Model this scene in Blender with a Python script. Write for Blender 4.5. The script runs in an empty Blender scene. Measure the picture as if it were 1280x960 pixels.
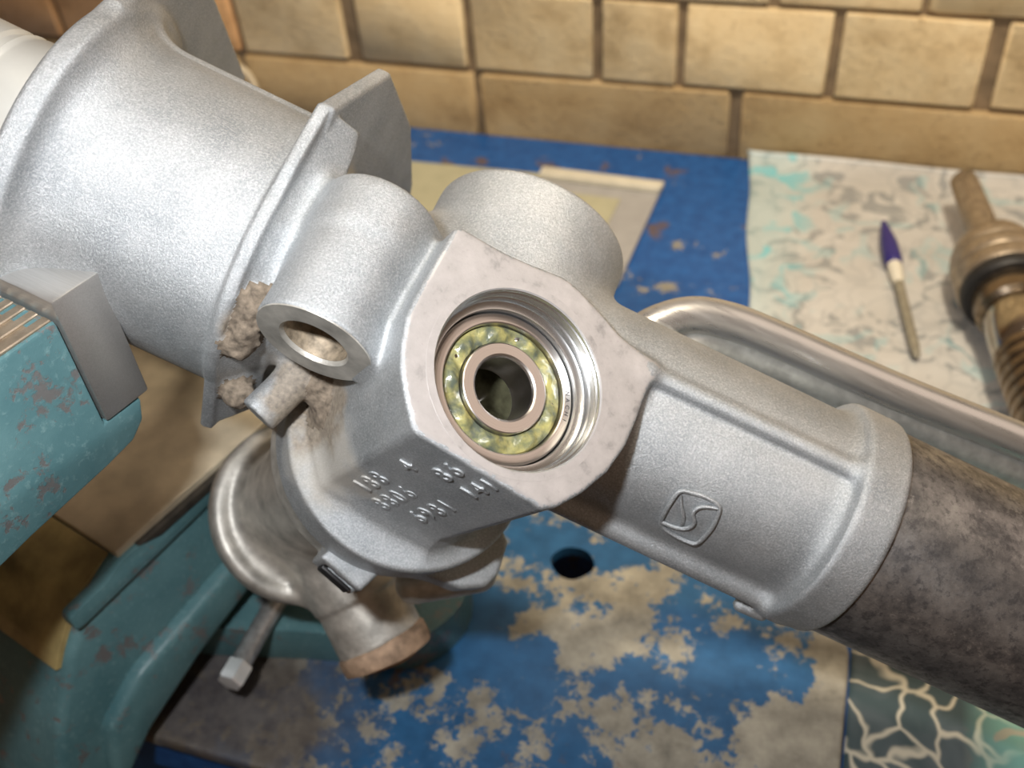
import bpy, bmesh, math, random
import numpy as np
from mathutils import Matrix, Vector

random.seed(7)
S = bpy.context.scene
COL = S.collection
MM = 0.001

# ------------------------------------------------------------------ camera, world, lights, exposure
RIGHT = Vector((0.95204, 0.29867, -0.06644))
DOWN = Vector((0.15589, -0.66032, -0.73463))
FWD = Vector((-0.26328, 0.68904, -0.67521))
CAM = Vector((0, 0, 0.404))
cam_data = bpy.data.cameras.new('camera')
cam = bpy.data.objects.new('camera', cam_data); COL.objects.link(cam)
cam.matrix_world = Matrix(((RIGHT.x, -DOWN.x, -FWD.x, CAM.x), (RIGHT.y, -DOWN.y, -FWD.y, CAM.y),
                           (RIGHT.z, -DOWN.z, -FWD.z, CAM.z), (0, 0, 0, 1)))
cam_data.sensor_width = 36.0
cam_data.lens = 36.0 * 1250 / 1280
cam_data.clip_start = 0.01
cam_data.dof.use_dof = True
cam_data.dof.focus_distance = 0.255
cam_data.dof.aperture_fstop = 13.5
S.camera = cam

W = bpy.data.worlds.new('world'); S.world = W; W.use_nodes = True
W.node_tree.nodes['Background'].inputs[0].default_value = (1.0, 0.65, 0.43, 1)
W.node_tree.nodes['Background'].inputs[1].default_value = 0.14

def area(name, loc, target, sx, sy, power, col):
    l = bpy.data.lights.new(name, 'AREA'); l.shape = 'RECTANGLE'; l.size = sx; l.size_y = sy
    l.energy = power; l.color = col
    o = bpy.data.objects.new(name, l); COL.objects.link(o)
    o.location = loc
    o.rotation_euler = (Vector(target) - Vector(loc)).to_track_quat('-Z', 'Y').to_euler()
    return o
FLASH = CAM - RIGHT * 0.056 - DOWN * 0.050
area('camera_flash', FLASH, FLASH + FWD, 0.022, 0.012, 1.30, (0.97, 0.985, 1.0))
area('workshop_lamp', (-0.05, 0.42, 1.10), (-0.05, 0.64, 0.0), 0.5, 0.2, 2.0, (1.0, 0.88, 0.70))
sp = bpy.data.lights.new('wall_fill_spot', 'SPOT'); sp.energy = 36; sp.color = (1.0, 0.86, 0.66); sp.spot_size = math.radians(62); sp.spot_blend = 0.55; sp.shadow_soft_size = 0.05  # added fill spot for the back wall; cone kept off the barrel
so = bpy.data.objects.new('wall_fill_spot', sp); COL.objects.link(so); so.location = (0.06, 0.22, 1.02)
so.rotation_euler = (Vector((-0.06, 0.70, 0.05)) - so.location).to_track_quat('-Z', 'Y').to_euler()
area('side_fill', (0.80, 0.44, 0.82), (-0.07, 0.19, 0.22), 0.8, 0.6, 1.5, (1.0, 0.80, 0.67))  # added warm fill from the right, reflected in rings, face and pipes

S.view_settings.view_transform = 'Standard'
S.view_settings.look = 'None'
S.view_settings.exposure = 0.0
S.view_settings.gamma = 1.0
S.view_settings.use_curve_mapping = False

# ------------------------------------------------------------------ material helpers
class NT:
    def __init__(s, name):
        s.m = bpy.data.materials.new(name); s.m.use_nodes = True
        s.t = s.m.node_tree; s.b = s.t.nodes['Principled BSDF']
        s.oc = s.t.nodes.new('ShaderNodeTexCoord').outputs['Object']
    def node(s, kind, **kw):
        n = s.t.nodes.new('ShaderNode' + kind)
        for k, v in kw.items(): setattr(n, k, v)
        return n
    def put(s, sock, v):
        if isinstance(v, bpy.types.NodeSocket): s.t.links.new(v, sock)
        elif isinstance(v, (tuple, list)) and len(v) == 3 and sock.type == 'RGBA': sock.default_value = (*v, 1)
        else: sock.default_value = v
    def noise(s, scale, detail=3, rough=0.55, vec=None, dist=0.0):
        n = s.node('TexNoise'); s.put(n.inputs['Vector'], vec or s.oc)
        n.inputs['Scale'].default_value = scale; n.inputs['Detail'].default_value = detail
        n.inputs['Roughness'].default_value = rough; n.inputs['Distortion'].default_value = dist
        return n.outputs['Fac']
    def ncol(s, scale, detail=2, vec=None):
        n = s.node('TexNoise'); s.put(n.inputs['Vector'], vec or s.oc); n.inputs['Scale'].default_value = scale
        n.inputs['Detail'].default_value = detail
        return n.outputs['Color']
    def voro(s, scale, feature='F1', out='Distance', vec=None):
        n = s.node('TexVoronoi', feature=feature); s.put(n.inputs['Vector'], vec or s.oc); n.inputs['Scale'].default_value = scale
        return n.outputs[out]
    def ramp(s, fac, stops, interp='LINEAR'):
        n = s.node('ValToRGB'); n.color_ramp.interpolation = interp
        e = n.color_ramp.elements
        while len(e) < len(stops): e.new(0.5)
        for q, (p, c) in zip(e, stops):
            q.position = p; q.color = (*c, 1) if isinstance(c, tuple) else (c, c, c, 1)
        s.put(n.inputs[0], fac); return n.outputs[0]
    def mix(s, fac, a, b, mode='MIX'):
        n = s.node('Mix', data_type='RGBA', blend_type=mode)
        s.put(n.inputs[0], fac); s.put(n.inputs[6], a); s.put(n.inputs[7], b); return n.outputs[2]
    def math(s, op, a, b=0.0, clamp=False):
        n = s.node('Math', operation=op, use_clamp=clamp); s.put(n.inputs[0], a); s.put(n.inputs[1], b); return n.outputs[0]
    def vmath(s, op, a, b=(0, 0, 0), out=0):
        n = s.node('VectorMath', operation=op); s.put(n.inputs[0], a); s.put(n.inputs[1], b); return n.outputs[out]
    def scalev(s, v):
        n = s.node('Mapping'); s.put(n.inputs['Vector'], s.oc); n.inputs['Scale'].default_value = v; return n.outputs[0]
    def sep(s, v=None):
        n = s.node('SeparateXYZ'); s.put(n.inputs[0], v or s.oc); return n.outputs
    def spot(s, centre, radius, soft=0.5, warp=None):
        v = warp or s.oc
        d = s.vmath('DISTANCE', v, centre, out=1)
        n = s.node('MapRange'); s.put(n.inputs[0], d); n.inputs[1].default_value = radius * (1 - soft); n.inputs[2].default_value = radius
        n.inputs[3].default_value = 1; n.inputs[4].default_value = 0
        return n.outputs[0]
    def bump(s, h, strength=0.3, dist=0.0005, prev=None):
        n = s.node('Bump'); n.inputs['Strength'].default_value = strength; n.inputs['Distance'].default_value = dist
        s.put(n.inputs['Height'], h)
        if prev is not None: s.put(n.inputs['Normal'], prev)
        s.t.links.new(n.outputs[0], s.b.inputs['Normal']); return n.outputs[0]
    def set(s, **kw):
        for k, v in kw.items(): s.put(s.b.inputs[{'col': 'Base Color', 'rough': 'Roughness', 'metal': 'Metallic', 'spec': 'Specular IOR Level',
            'coat': 'Coat Weight', 'trans': 'Transmission Weight', 'ior': 'IOR', 'sss': 'Subsurface Weight', 'alpha': 'Alpha'}[k]], v)
        return s.m

def simple(name, col, rough=0.5, metal=0.0, var=0.15, scale=300, bump=0.15, bscale=1500, **kw):
    t = NT(name)
    dark = tuple(c * (1 - var) for c in col); light = tuple(min(1, c * (1 + var)) for c in col)
    t.set(col=t.ramp(t.noise(scale, 4), [(0.3, dark), (0.7, light)]), rough=rough, metal=metal, **kw)
    if bump: t.bump(t.noise(bscale, 3), bump, 0.0003)
    return t.m

def cast_material():
    t = NT('cast_aluminium')
    big = t.noise(60, 4); grain = t.noise(1700, 4, 0.85)
    base = t.ramp(big, [(0.3, (0.345, 0.37, 0.39)), (0.7, (0.475, 0.495, 0.51))])
    base = t.mix(t.ramp(grain, [(0.48, 0.0), (0.68, 0.65)]), t.mix(t.ramp(grain, [(0.34, 0.4), (0.47, 0.0)]), base, (0.22, 0.235, 0.25)), (0.78, 0.79, 0.80))
    # dust and mud stains lying in the hollow under the sleeve
    wv = t.vmath('ADD', t.oc, t.vmath('SCALE', t.vmath('SUBTRACT', t.ncol(140, 4), (0.5, 0.5, 0.5))))
    for n in t.t.nodes:
        if n.type == 'VECT_MATH' and n.operation == 'SCALE': n.inputs['Scale'].default_value = 0.018
    dust = t.spot((-0.040, -0.041, 0.014), 0.022, 0.45, wv)
    mudm = t.math('MAXIMUM', t.spot((-0.049, -0.030, 0.012), 0.019, 0.35, wv), t.spot((-0.0700, -0.020, 0.033), 0.0085, 0.3))
    base = t.mix(t.math('MULTIPLY', dust, 0.7), base, (0.40, 0.36, 0.30))
    base = t.mix(t.math('MULTIPLY', mudm, 0.9), base, t.ramp(t.noise(700, 4), [(0.3, (0.16, 0.13, 0.10)), (0.7, (0.36, 0.30, 0.23))]))
    cover = t.math('MAXIMUM', dust, mudm)
    t.set(col=base, metal=t.math('SUBTRACT', 0.70, t.math('MULTIPLY', cover, 0.68)), rough=t.ramp(t.noise(220, 3), [(0.3, 0.43), (0.7, 0.54)]))
    t.bump(grain, 0.55, 0.0005)
    return t.m

def machined_material():
    t = NT('machined_aluminium_face')
    c = t.ramp(t.noise(170, 5, 0.65), [(0.28, (0.33, 0.32, 0.32)), (0.42, (0.50, 0.485, 0.48)), (0.75, (0.60, 0.58, 0.575))])
    fleck = t.ramp(t.noise(900, 3), [(0.62, 0.0), (0.75, 0.5)])
    t.set(col=t.mix(fleck, c, (0.42, 0.38, 0.40)), metal=0.5, rough=0.42)
    t.bump(t.noise(1600, 2), 0.15, 0.0002)
    return t.m

def brushed(name, c1, c2, rough=0.28, metal=1.0, scale=(60, 3000, 3000), strength=0.12):
    t = NT(name)
    n = t.noise(1.0, 3, 0.6, vec=t.scalev(scale))
    t.set(col=t.mix(n, c1, c2), metal=metal, rough=t.ramp(n, [(0.3, rough * 0.8), (0.7, rough * 1.3)]))
    t.bump(n, strength, 0.0002)
    return t.m

def turned(name, c1, c2, rough=0.25, scale=1600):
    """lathe turned metal: rings about the local z axis"""
    t = NT(name)
    x, y, z = t.sep()
    r = t.math('SQRT', t.math('ADD', t.math('MULTIPLY', x, x), t.math('MULTIPLY', y, y)))
    cv = t.node('CombineXYZ'); t.put(cv.inputs[0], r); t.put(cv.inputs[1], z)
    n = t.noise(scale, 4, 0.7, vec=cv.outputs[0])
    t.set(col=t.mix(n, c1, c2), metal=1.0, rough=rough); t.bump(n, 0.15, 0.0002)
    return t.m

def tube_material():
    t = NT('dark_steel_tube')
    a = t.noise(90, 6, 0.7); b_ = t.noise(330, 5, 0.75)
    c = t.ramp(a, [(0.32, (0.11, 0.11, 0.115)), (0.55, (0.29, 0.28, 0.275)), (0.75, (0.45, 0.44, 0.43))])
    c = t.mix(t.ramp(b_, [(0.5, 0.0), (0.62, 0.75)]), c, (0.085, 0.082, 0.085))
    c = t.mix(t.ramp(b_, [(0.34, 0.6), (0.42, 0.0)]), c, (0.48, 0.47, 0.46))
    t.set(col=c, metal=0.85, rough=t.ramp(b_, [(0.3, 0.30), (0.7, 0.46)]))
    t.bump(b_, 0.25, 0.0003)
    return t.m

def teal_material():
    t = NT('chipped_teal_paint')
    chip = t.noise(60, 8, 0.75); fine = t.noise(420, 4, 0.7)
    paint = t.ramp(t.noise(40, 4), [(0.3, (0.058, 0.142, 0.160)), (0.7, (0.102, 0.208, 0.224))])
    paint = t.mix(t.ramp(fine, [(0.55, 0.0), (0.72, 0.6)]), paint, (0.18, 0.30, 0.31))
    m = t.ramp(chip, [(0.565, 0.0), (0.60, 1.0)])
    c = t.mix(m, paint, (0.20, 0.20, 0.20))
    t.set(col=c, rough=0.42, metal=t.math('MULTIPLY', m, 0.5))
    t.bump(t.math('SUBTRACT', fine, m), 0.3, 0.0004)
    return t.m

def worn_blue(name, wear, seed, edge=None, grime=None, blues=((0.015, 0.082, 0.195), (0.026, 0.125, 0.285))):
    """blue paint worn through to pale primer and dark metal"""
    t = NT(name)
    v = t.vmath('ADD', t.oc, (seed, seed * 0.7, 0))
    big = t.noise(9, 3, 0.5, vec=v); mid = t.noise(36, 9, 0.78, vec=v); spot = t.noise(28, 5, 0.6, vec=t.vmath('ADD', v, (3, 1, 0)))
    f = t.math('ADD', t.math('MULTIPLY', big, 0.40), t.math('MULTIPLY', mid, 0.90))
    if edge: f = t.math('ADD', f, edge(t))
    m = t.ramp(f, [(wear, 0.0), (wear + 0.018, 1.0)])
    blue = t.ramp(t.noise(120, 4, vec=v), [(0.3, blues[0]), (0.7, blues[1])])
    grey = t.ramp(t.noise(60, 5, 0.7, vec=v), [(0.3, (0.155, 0.145, 0.12)), (0.7, (0.41, 0.385, 0.315))])
    c = t.mix(m, blue, grey)
    rust = t.ramp(spot, [(0.63, 0.0), (0.68, 0.85)])
    c = t.mix(rust, c, (0.13, 0.085, 0.065))
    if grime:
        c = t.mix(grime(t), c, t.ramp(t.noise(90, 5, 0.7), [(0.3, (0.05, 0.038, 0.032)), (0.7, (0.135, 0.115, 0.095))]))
    t.set(col=c, rough=t.math('ADD', 0.38, t.math('MULTIPLY', m, 0.2)))
    t.bump(t.math('SUBTRACT', t.noise(700, 3, vec=v), m), 0.25, 0.0004)
    return t.m

def brick_material():
    t = NT('yellow_brick')
    oi = t.node('ObjectInfo')
    g = t.node('NewGeometry').outputs['Position']
    n1 = t.noise(26, 6, 0.65, vec=g); n2 = t.noise(190, 5, 0.7, vec=g)
    c = t.ramp(n1, [(0.25, (0.48, 0.34, 0.175)), (0.46, (0.74, 0.58, 0.345)), (0.75, (0.84, 0.70, 0.46))])
    c = t.mix(t.ramp(n2, [(0.58, 0.0), (0.74, 0.6)]), c, (0.26, 0.17, 0.085))
    c = t.mix(0.65, c, oi.outputs['Color'], 'MULTIPLY')
    t.set(col=c, rough=0.9); t.bump(t.math('ADD', n1, n2), 0.5, 0.003)
    return t.m

def cloth_material():
    t = NT('printed_oilcloth')
    w = t.vmath('ADD', t.oc, t.vmath('MULTIPLY', t.ncol(22, 3), (0.05, 0.05, 0.0)))
    x, y, z = t.sep()
    # veins and leaves of the print
    vein = t.ramp(t.voro(52, 'DISTANCE_TO_EDGE', vec=w), [(0.02, 1.0), (0.075, 0.0)])
    leaf = t.ramp(t.noise(40, 3, 0.5, vec=w, dist=1.5), [(0.56, 0.0), (0.60, 1.0)])
    leaf2 = t.ramp(t.noise(30, 3, 0.5, vec=t.vmath('ADD', w, (2, 0, 0)), dist=1.2), [(0.57, 0.0), (0.62, 1.0)])
    near = t.ramp(t.math('ADD', t.math('MULTIPLY', y, -6.0), 2.45), [(0.35, 0.0), (0.55, 1.0)])      # the dark printed zone of the pattern
    left = t.ramp(t.math('ADD', t.math('MULTIPLY', x, -9.0), 0.35), [(0.35, 0.05), (0.62, 1.0)])     # teal zone along the border
    cream = t.ramp(t.noise(18, 4, vec=t.oc), [(0.3, (0.44, 0.42, 0.39)), (0.7, (0.57, 0.555, 0.53))])
    c = t.mix(t.math('MULTIPLY', vein, 0.22), cream, (0.20, 0.21, 0.22))
    c = t.mix(t.math('MULTIPLY', leaf, 0.75), c, (0.22, 0.23, 0.235))
    teal = t.math('MULTIPLY', leaf2, t.math('ADD', t.math('MULTIPLY', left, 0.8), 0.2))
    c = t.mix(teal, c, (0.10, 0.46, 0.52))
    c = t.mix(t.math('MULTIPLY', left, 0.35), c, (0.42, 0.66, 0.68))
    dk = t.mix(t.ramp(t.noise(30, 3, vec=w), [(0.45, 0.0), (0.62, 0.55)]), (0.045, 0.075, 0.085), (0.13, 0.16, 0.18))
    dk = t.mix(vein, dk, (0.55, 0.52, 0.42))
    rteal = t.ramp(t.math('MULTIPLY', x, 6.0), [(0.55, 0.0), (0.68, 1.0)])
    dk = t.mix(t.math('MULTIPLY', rteal, 0.85), dk, t.mix(leaf, (0.25, 0.55, 0.50), (0.55, 0.55, 0.45)))
    c = t.mix(near, c, dk)
    t.set(col=c, rough=0.38, spec=0.5); t.bump(t.noise(600, 2), 0.1, 0.0003)
    return t.m

M = {}
M['cast'] = cast_material()
M['face'] = machined_material()
M['tube'] = tube_material()
M['teal'] = teal_material()
M['steel'] = brushed('ground_steel', (0.34, 0.33, 0.32), (0.54, 0.53, 0.51), 0.36, 0.8)
M['bore'] = turned('turned_bore', (0.50, 0.52, 0.54), (0.80, 0.82, 0.83), 0.27)
M['ring'] = turned('bearing_steel', (0.46, 0.43, 0.41), (0.68, 0.65, 0.62), 0.30)
M['ball'] = simple('polished_ball_steel', (0.75, 0.75, 0.76), 0.08, 1.0, 0.05, bump=0)
M['cage'] = simple('dark_cage_steel', (0.12, 0.13, 0.14), 0.25, 0.9, 0.3, bump=0.1)
M['mud'] = simple('dried_mud', (0.175, 0.140, 0.105), 0.95, 0.0, 0.5, 500, 0.6, 900)
M['pipe'] = brushed('bare_steel_pipe', (0.42, 0.41, 0.40), (0.62, 0.61, 0.59), 0.30, 0.8, (40, 500, 500), 0.1)
M['hole'] = simple('grimy_hole_wall', (0.26, 0.21, 0.15), 0.6, 0.4, 0.5, 400, 0.4, 900)
M['dark_grease'] = simple('dark_olive_grease', (0.06, 0.058, 0.035), 0.2, 0, 0.5, 200, 0.4, 500)
M['pipe2'] = simple('zinc_plated_pipe', (0.52, 0.53, 0.50), 0.42, 0.7, 0.2, 250)
M['valve'] = simple('weathered_aluminium', (0.46, 0.44, 0.40), 0.50, 0.6, 0.35, 130, 0.35, 1100)
M['rust'] = simple('rusty_cap', (0.33, 0.225, 0.15), 0.75, 0.2, 0.5, 160, 0.4, 900)
M['way'] = simple('oiled_machined_iron', (0.66, 0.57, 0.42), 0.36, 0.35, 0.2, 60, 0.06, 600)
M['oily'] = simple('oil_stained_iron', (0.36, 0.28, 0.12), 0.45, 0.1, 0.6, 45, 0.3, 500)
M['black'] = simple('rubber_and_slot_shade', (0.015, 0.015, 0.016), 0.5, 0.0, 0.2)  # rubber of the seal ring, also the painted shade in the tab slot
M['end'] = simple('light_turned_aluminium', (0.66, 0.66, 0.62), 0.35, 0.35, 0.08, 60, 0.05)
M['band'] = simple('ground_shaft_steel', (0.50, 0.46, 0.40), 0.16, 1.0, 0.1, bump=0)
M['chrome'] = simple('bright_plated_steel', (0.88, 0.88, 0.88), 0.25, 0.6, 0.05, bump=0)
M['gunmetal'] = simple('oiled_gunmetal', (0.22, 0.17, 0.12), 0.24, 0.9, 0.35, 150, 0.1)
M['worn_steel'] = simple('worn_grey_steel', (0.40, 0.33, 0.25), 0.38, 0.75, 0.25, 200, 0.2)
M['grey_rod'] = simple('grey_rod_steel', (0.36, 0.36, 0.36), 0.35, 0.6, 0.3)
M['mortar'] = simple('grey_mortar', (0.20, 0.145, 0.09), 0.95, 0.0, 0.35, 60, 0.6, 300)
M['brick'] = brick_material()
M['bench'] = worn_blue('bench_paint', 0.78, 1.3, blues=((0.010, 0.070, 0.25), (0.020, 0.115, 0.36)))
M['cloth'] = cloth_material()
M['navy'] = simple('dark_blue_plastic', (0.028, 0.022, 0.16), 0.3, 0, 0.1, bump=0)
M['white'] = simple('white_plastic', (0.70, 0.66, 0.55), 0.4, 0, 0.1, bump=0)
M['penrod'] = simple('grey_plastic_tube', (0.24, 0.215, 0.16), 0.35, 0, 0.2, bump=0)
M['cream'] = simple('cream_insulation', (0.62, 0.52, 0.36), 0.5, 0, 0.1, bump=0)
M['paper'] = simple('pale_paper', (0.42, 0.40, 0.27), 0.8, 0, 0.08, 80, 0.05)
M['board'] = simple('grey_board', (0.36, 0.35, 0.34), 0.7, 0, 0.08, 80, 0.05)
M['rim'] = simple('white_board_edge', (0.62, 0.58, 0.47), 0.7, 0, 0.08, 80, 0.05)
M['floor'] = simple('dark_concrete', (0.10, 0.095, 0.09), 0.9, 0, 0.3, 6, 0.3, 80)
M['wood'] = simple('dark_wood', (0.10, 0.065, 0.04), 0.7, 0, 0.3, 30)
M['ink'] = simple('grey_etching', (0.05, 0.05, 0.055), 0.95, 0.0, 0.1, bump=0, spec=0.0)
M['edge_dark'] = simple('rust_and_edge_shade', (0.035, 0.028, 0.02), 0.6, 0.1, 0.5, 200)

def grease_material():
    t = NT('yellow_green_grease')
    c = t.ramp(t.noise(190, 3, 0.6), [(0.38, (0.10, 0.12, 0.09)), (0.50, (0.21, 0.215, 0.105)), (0.66, (0.43, 0.39, 0.145))])
    t.set(col=c, rough=0.16, spec=0.6, sss=0.0, coat=0.4)
    t.bump(t.noise(800, 4, 0.6), 0.45, 0.0006)
    return t.m
M['grease'] = grease_material()

def plate_edge(t):
    x, y, z = t.sep()
    # rubbed bare along the free right-hand edge and round the middle
    e = t.ramp(t.math('ADD', t.math('MULTIPLY', x, 10.0), 0.25), [(0.30, -0.0), (0.66, 0.40), (0.675, 1.0)])
    return t.math('MULTIPLY', e, 0.35)
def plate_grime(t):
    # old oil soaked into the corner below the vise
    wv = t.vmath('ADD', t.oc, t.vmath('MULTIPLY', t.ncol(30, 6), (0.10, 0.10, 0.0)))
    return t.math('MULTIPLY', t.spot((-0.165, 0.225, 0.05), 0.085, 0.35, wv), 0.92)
M['plate'] = worn_blue('worn_plate_paint', 0.655, 4.7, plate_edge, plate_grime)

# ------------------------------------------------------------------ object helpers
def empty(name, label, cat, mat4=None, group=None, kind=None):
    o = bpy.data.objects.new(name, None); COL.objects.link(o)
    o.empty_display_size = 0.02
    if mat4 is not None: o.matrix_world = mat4
    if label: o['label'] = label
    if cat: o['category'] = cat
    if group: o['group'] = group
    if kind: o['kind'] = kind
    return o
def tag(o, label=None, cat=None, group=None, kind=None):
    for k, v in (('label', label), ('category', cat), ('group', group), ('kind', kind)):
        if v: o[k] = v
    return o
def link(name, me, mat, parent=None, smooth=True, angle=40):
    me.materials.append(mat)
    o = bpy.data.objects.new(name, me); COL.objects.link(o)
    if parent is not None: o.parent = parent
    if smooth:
        for p in me.polygons: p.use_smooth = True
        try: me.set_sharp_from_angle(angle=math.radians(angle))
        except Exception: pass
    return o
def from_bm(name, bm, mat, parent=None, smooth=True, angle=40):
    bmesh.ops.recalc_face_normals(bm, faces=bm.faces)
    me = bpy.data.meshes.new(name); bm.to_mesh(me); bm.free()
    return link(name, me, mat, parent, smooth, angle)
def arr(*v): return np.array(v, float)
def unit(v): v = np.array(v, float); return v / np.linalg.norm(v)
def frame_for(d):
    d = unit(d); h = arr(0, 0, 1) if abs(d[2]) < 0.9 else arr(1, 0, 0)
    x = unit(np.cross(h, d)); return x, np.cross(d, x), d
def lathe(bm, prof, o=(0, 0, 0), d=(0, 0, 1), seg=96, closed=False, cap=False, wobble=None):
    """turn a profile [(radius, height)] about the axis through o along d; millimetres"""
    x, y, d = frame_for(d); o = np.array(o, float)
    rings = []
    for r, h in prof:
        ring = []
        for k in range(seg):
            t = 2 * math.pi * k / seg
            rr, hh = (r, h) if wobble is None else wobble(r, h, t)
            p = (o + d * hh + (x * math.cos(t) + y * math.sin(t)) * rr) * MM
            ring.append(bm.verts.new(p))
        rings.append(ring)
    pairs = list(zip(rings, rings[1:])) + ([(rings[-1], rings[0])] if closed else [])
    for A, B in pairs:
        for k in range(seg): bm.faces.new((A[k], A[(k + 1) % seg], B[(k + 1) % seg], B[k]))
    if cap:
        bm.faces.new(rings[0]); bm.faces.new(rings[-1])
def tube(bm, pts, r, seg=20, sub=6, cap=True, closed=False):
    """round bar through a Catmull-Rom path; r a number or one per point; millimetres"""
    P = [np.array(p, float) for p in pts]; n = len(P)
    R = r if isinstance(r, (list, tuple)) else [r] * n
    out = []; rad = []
    rng = n if closed else n - 1
    for i in range(rng):
        p0, p1, p2, p3 = (P[(i - 1) % n], P[i], P[(i + 1) % n], P[(i + 2) % n]) if closed else (P[max(i - 1, 0)], P[i], P[i + 1], P[min(i + 2, n - 1)])
        for k in range(sub):
            t = k / sub
            out.append(0.5 * ((2 * p1) + (-p0 + p2) * t + (2 * p0 - 5 * p1 + 4 * p2 - p3) * t * t + (-p0 + 3 * p1 - 3 * p2 + p3) * t ** 3))
            rad.append(R[i] * (1 - t) + R[(i + 1) % n] * t)
    if not closed: out.append(P[-1]); rad.append(R[-1])
    m = len(out); rings = []; prev = None
    for i in range(m):
        tan = unit(out[(i + 1) % m] - out[i - 1]) if closed else unit(out[min(i + 1, m - 1)] - out[max(i - 1, 0)])
        if prev is None: x = frame_for(tan)[0]
        else: x = unit(prev - tan * np.dot(prev, tan))
        prev = x; y = np.cross(tan, x)
        rings.append([bm.verts.new((out[i] + (x * math.cos(2 * math.pi * k / seg) + y * math.sin(2 * math.pi * k / seg)) * rad[i]) * MM) for k in range(seg)])
    for i in range(m if closed else m - 1):
        A, B = rings[i], rings[(i + 1) % m]
        for k in range(seg): bm.faces.new((A[k], A[(k + 1) % seg], B[(k + 1) % seg], B[k]))
    if cap and not closed: bm.faces.new(rings[0][::-1]); bm.faces.new(rings[-1])
def prism(bm, poly, h0, h1, fn, bevel=0.0, seg=2):
    """extrude a 2D polygon between heights h0 and h1; fn(u, v, h) gives the point in mm"""
    lo = [bm.verts.new(np.array(fn(u, v, h0)) * MM) for u, v in poly]
    hi = [bm.verts.new(np.array(fn(u, v, h1)) * MM) for u, v in poly]
    n = len(poly); f = [bm.faces.new(lo[::-1]), bm.faces.new(hi)]
    for k in range(n): f.append(bm.faces.new((lo[k], lo[(k + 1) % n], hi[(k + 1) % n], hi[k])))
    if bevel:
        es = set(e for q in f for e in q.edges)
        bmesh.ops.recalc_face_normals(bm, faces=f)
        bmesh.ops.bevel(bm, geom=list(es), offset=bevel * MM, segments=seg, profile=0.5, affect='EDGES', clamp_overlap=True)
def box(bm, x0, x1, y0, y1, z0, z1, bevel=0.0, seg=2):
    prism(bm, [(x0, y0), (x1, y0), (x1, y1), (x0, y1)], z0, z1, lambda u, v, h: (u, v, h), bevel, seg)
def rounded(poly, radii, seg=8):
    out = []; n = len(poly)
    for i in range(n):
        p = arr(*poly[i]); a_ = arr(*poly[i - 1]); b_ = arr(*poly[(i + 1) % n])
        r = radii[i] if isinstance(radii, (list, tuple)) else radii
        if r <= 0: out.append(tuple(p)); continue
        d1 = unit(a_ - p); d2 = unit(b_ - p)
        p1 = p + d1 * r; p2 = p + d2 * r
        for k in range(seg + 1):
            t = k / seg; out.append(tuple((1 - t) ** 2 * p1 + 2 * t * (1 - t) * p + t * t * p2))
    return out
def mat_cols(x, y, z, o):
    return Matrix(((x[0], y[0], z[0], o[0]), (x[1], y[1], z[1], o[1]), (x[2], y[2], z[2], o[2]), (0, 0, 0, 1)))

# ------------------------------------------------------------------ frames (mm)
O = arr(-74.5556, 203.8809, 209.3899)
RA = arr(0.908911, 0.032958, -0.415685); RB = arr(0.269317, 0.714668, 0.645537); RC = arr(0.318353, -0.698687, 0.640694)
PU = arr(0.963505, -0.127246, -0.235512); PV = arr(0.0, 0.879796, -0.475352); PN = arr(0.267689, 0.458004, 0.847688)
FC = arr(-2.6118, -1.2700, 46.4647)
RACK = mat_cols(RA, RB, RC, O * MM)
def pin(u, v, w): return FC + PU * u + PV * v + PN * w        # pinion frame -> rack frame, mm

# ================================================================== STRUCTURE
bm = bmesh.new(); box(bm, -1500, 1500, -1600, 1200, -780, -760)
tag(from_bm('floor', bm, M['floor'], smooth=False), kind='structure')
wall = empty('wall_back', None, None, Matrix.Translation((0, 0.704, 0)), kind='structure')
bm = bmesh.new(); box(bm, -1500, 1500, 0, 110, -760, 560)
from_bm('mortar', bm, M['mortar'], wall, smooth=False)

def brick_mesh(k):
    rnd = random.Random(k); bm = bmesh.new()
    bmesh.ops.create_cube(bm, size=1.0)
    bmesh.ops.bevel(bm, geom=list(bm.edges), offset=0.03, segments=2, profile=0.6, affect='EDGES')
    for v in bm.verts: v.co += Vector((rnd.uniform(-1, 1), rnd.uniform(-1, 1), rnd.uniform(-1, 1))) * 0.014
    me = bpy.data.meshes.new('brick'); bm.to_mesh(me); bm.free()
    me.materials.append(M['brick'])
    for p in me.polygons: p.use_smooth = True
    return me
BR = [brick_mesh(k) for k in range(5)]
def lay(x0, x1, z0, z1, tint, gap=4.0, proud=6.0):
    o = bpy.data.objects.new('brick', random.choice(BR)); COL.objects.link(o); o.parent = wall
    d = 60.0
    o.location = ((x0 + x1) / 2 * MM, (-proud + random.uniform(-1.2, 1.2) + d / 2) * MM, (z0 + z1) / 2 * MM)
    o.scale = ((x1 - x0 - gap - 3.0) * MM, d * MM, (z1 - z0 - gap) * MM)
    o.rotation_euler = (random.uniform(-.008, .008), random.uniform(-.006, .006), random.uniform(-.006, .006))
    o.color = (*tint, 1)
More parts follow.
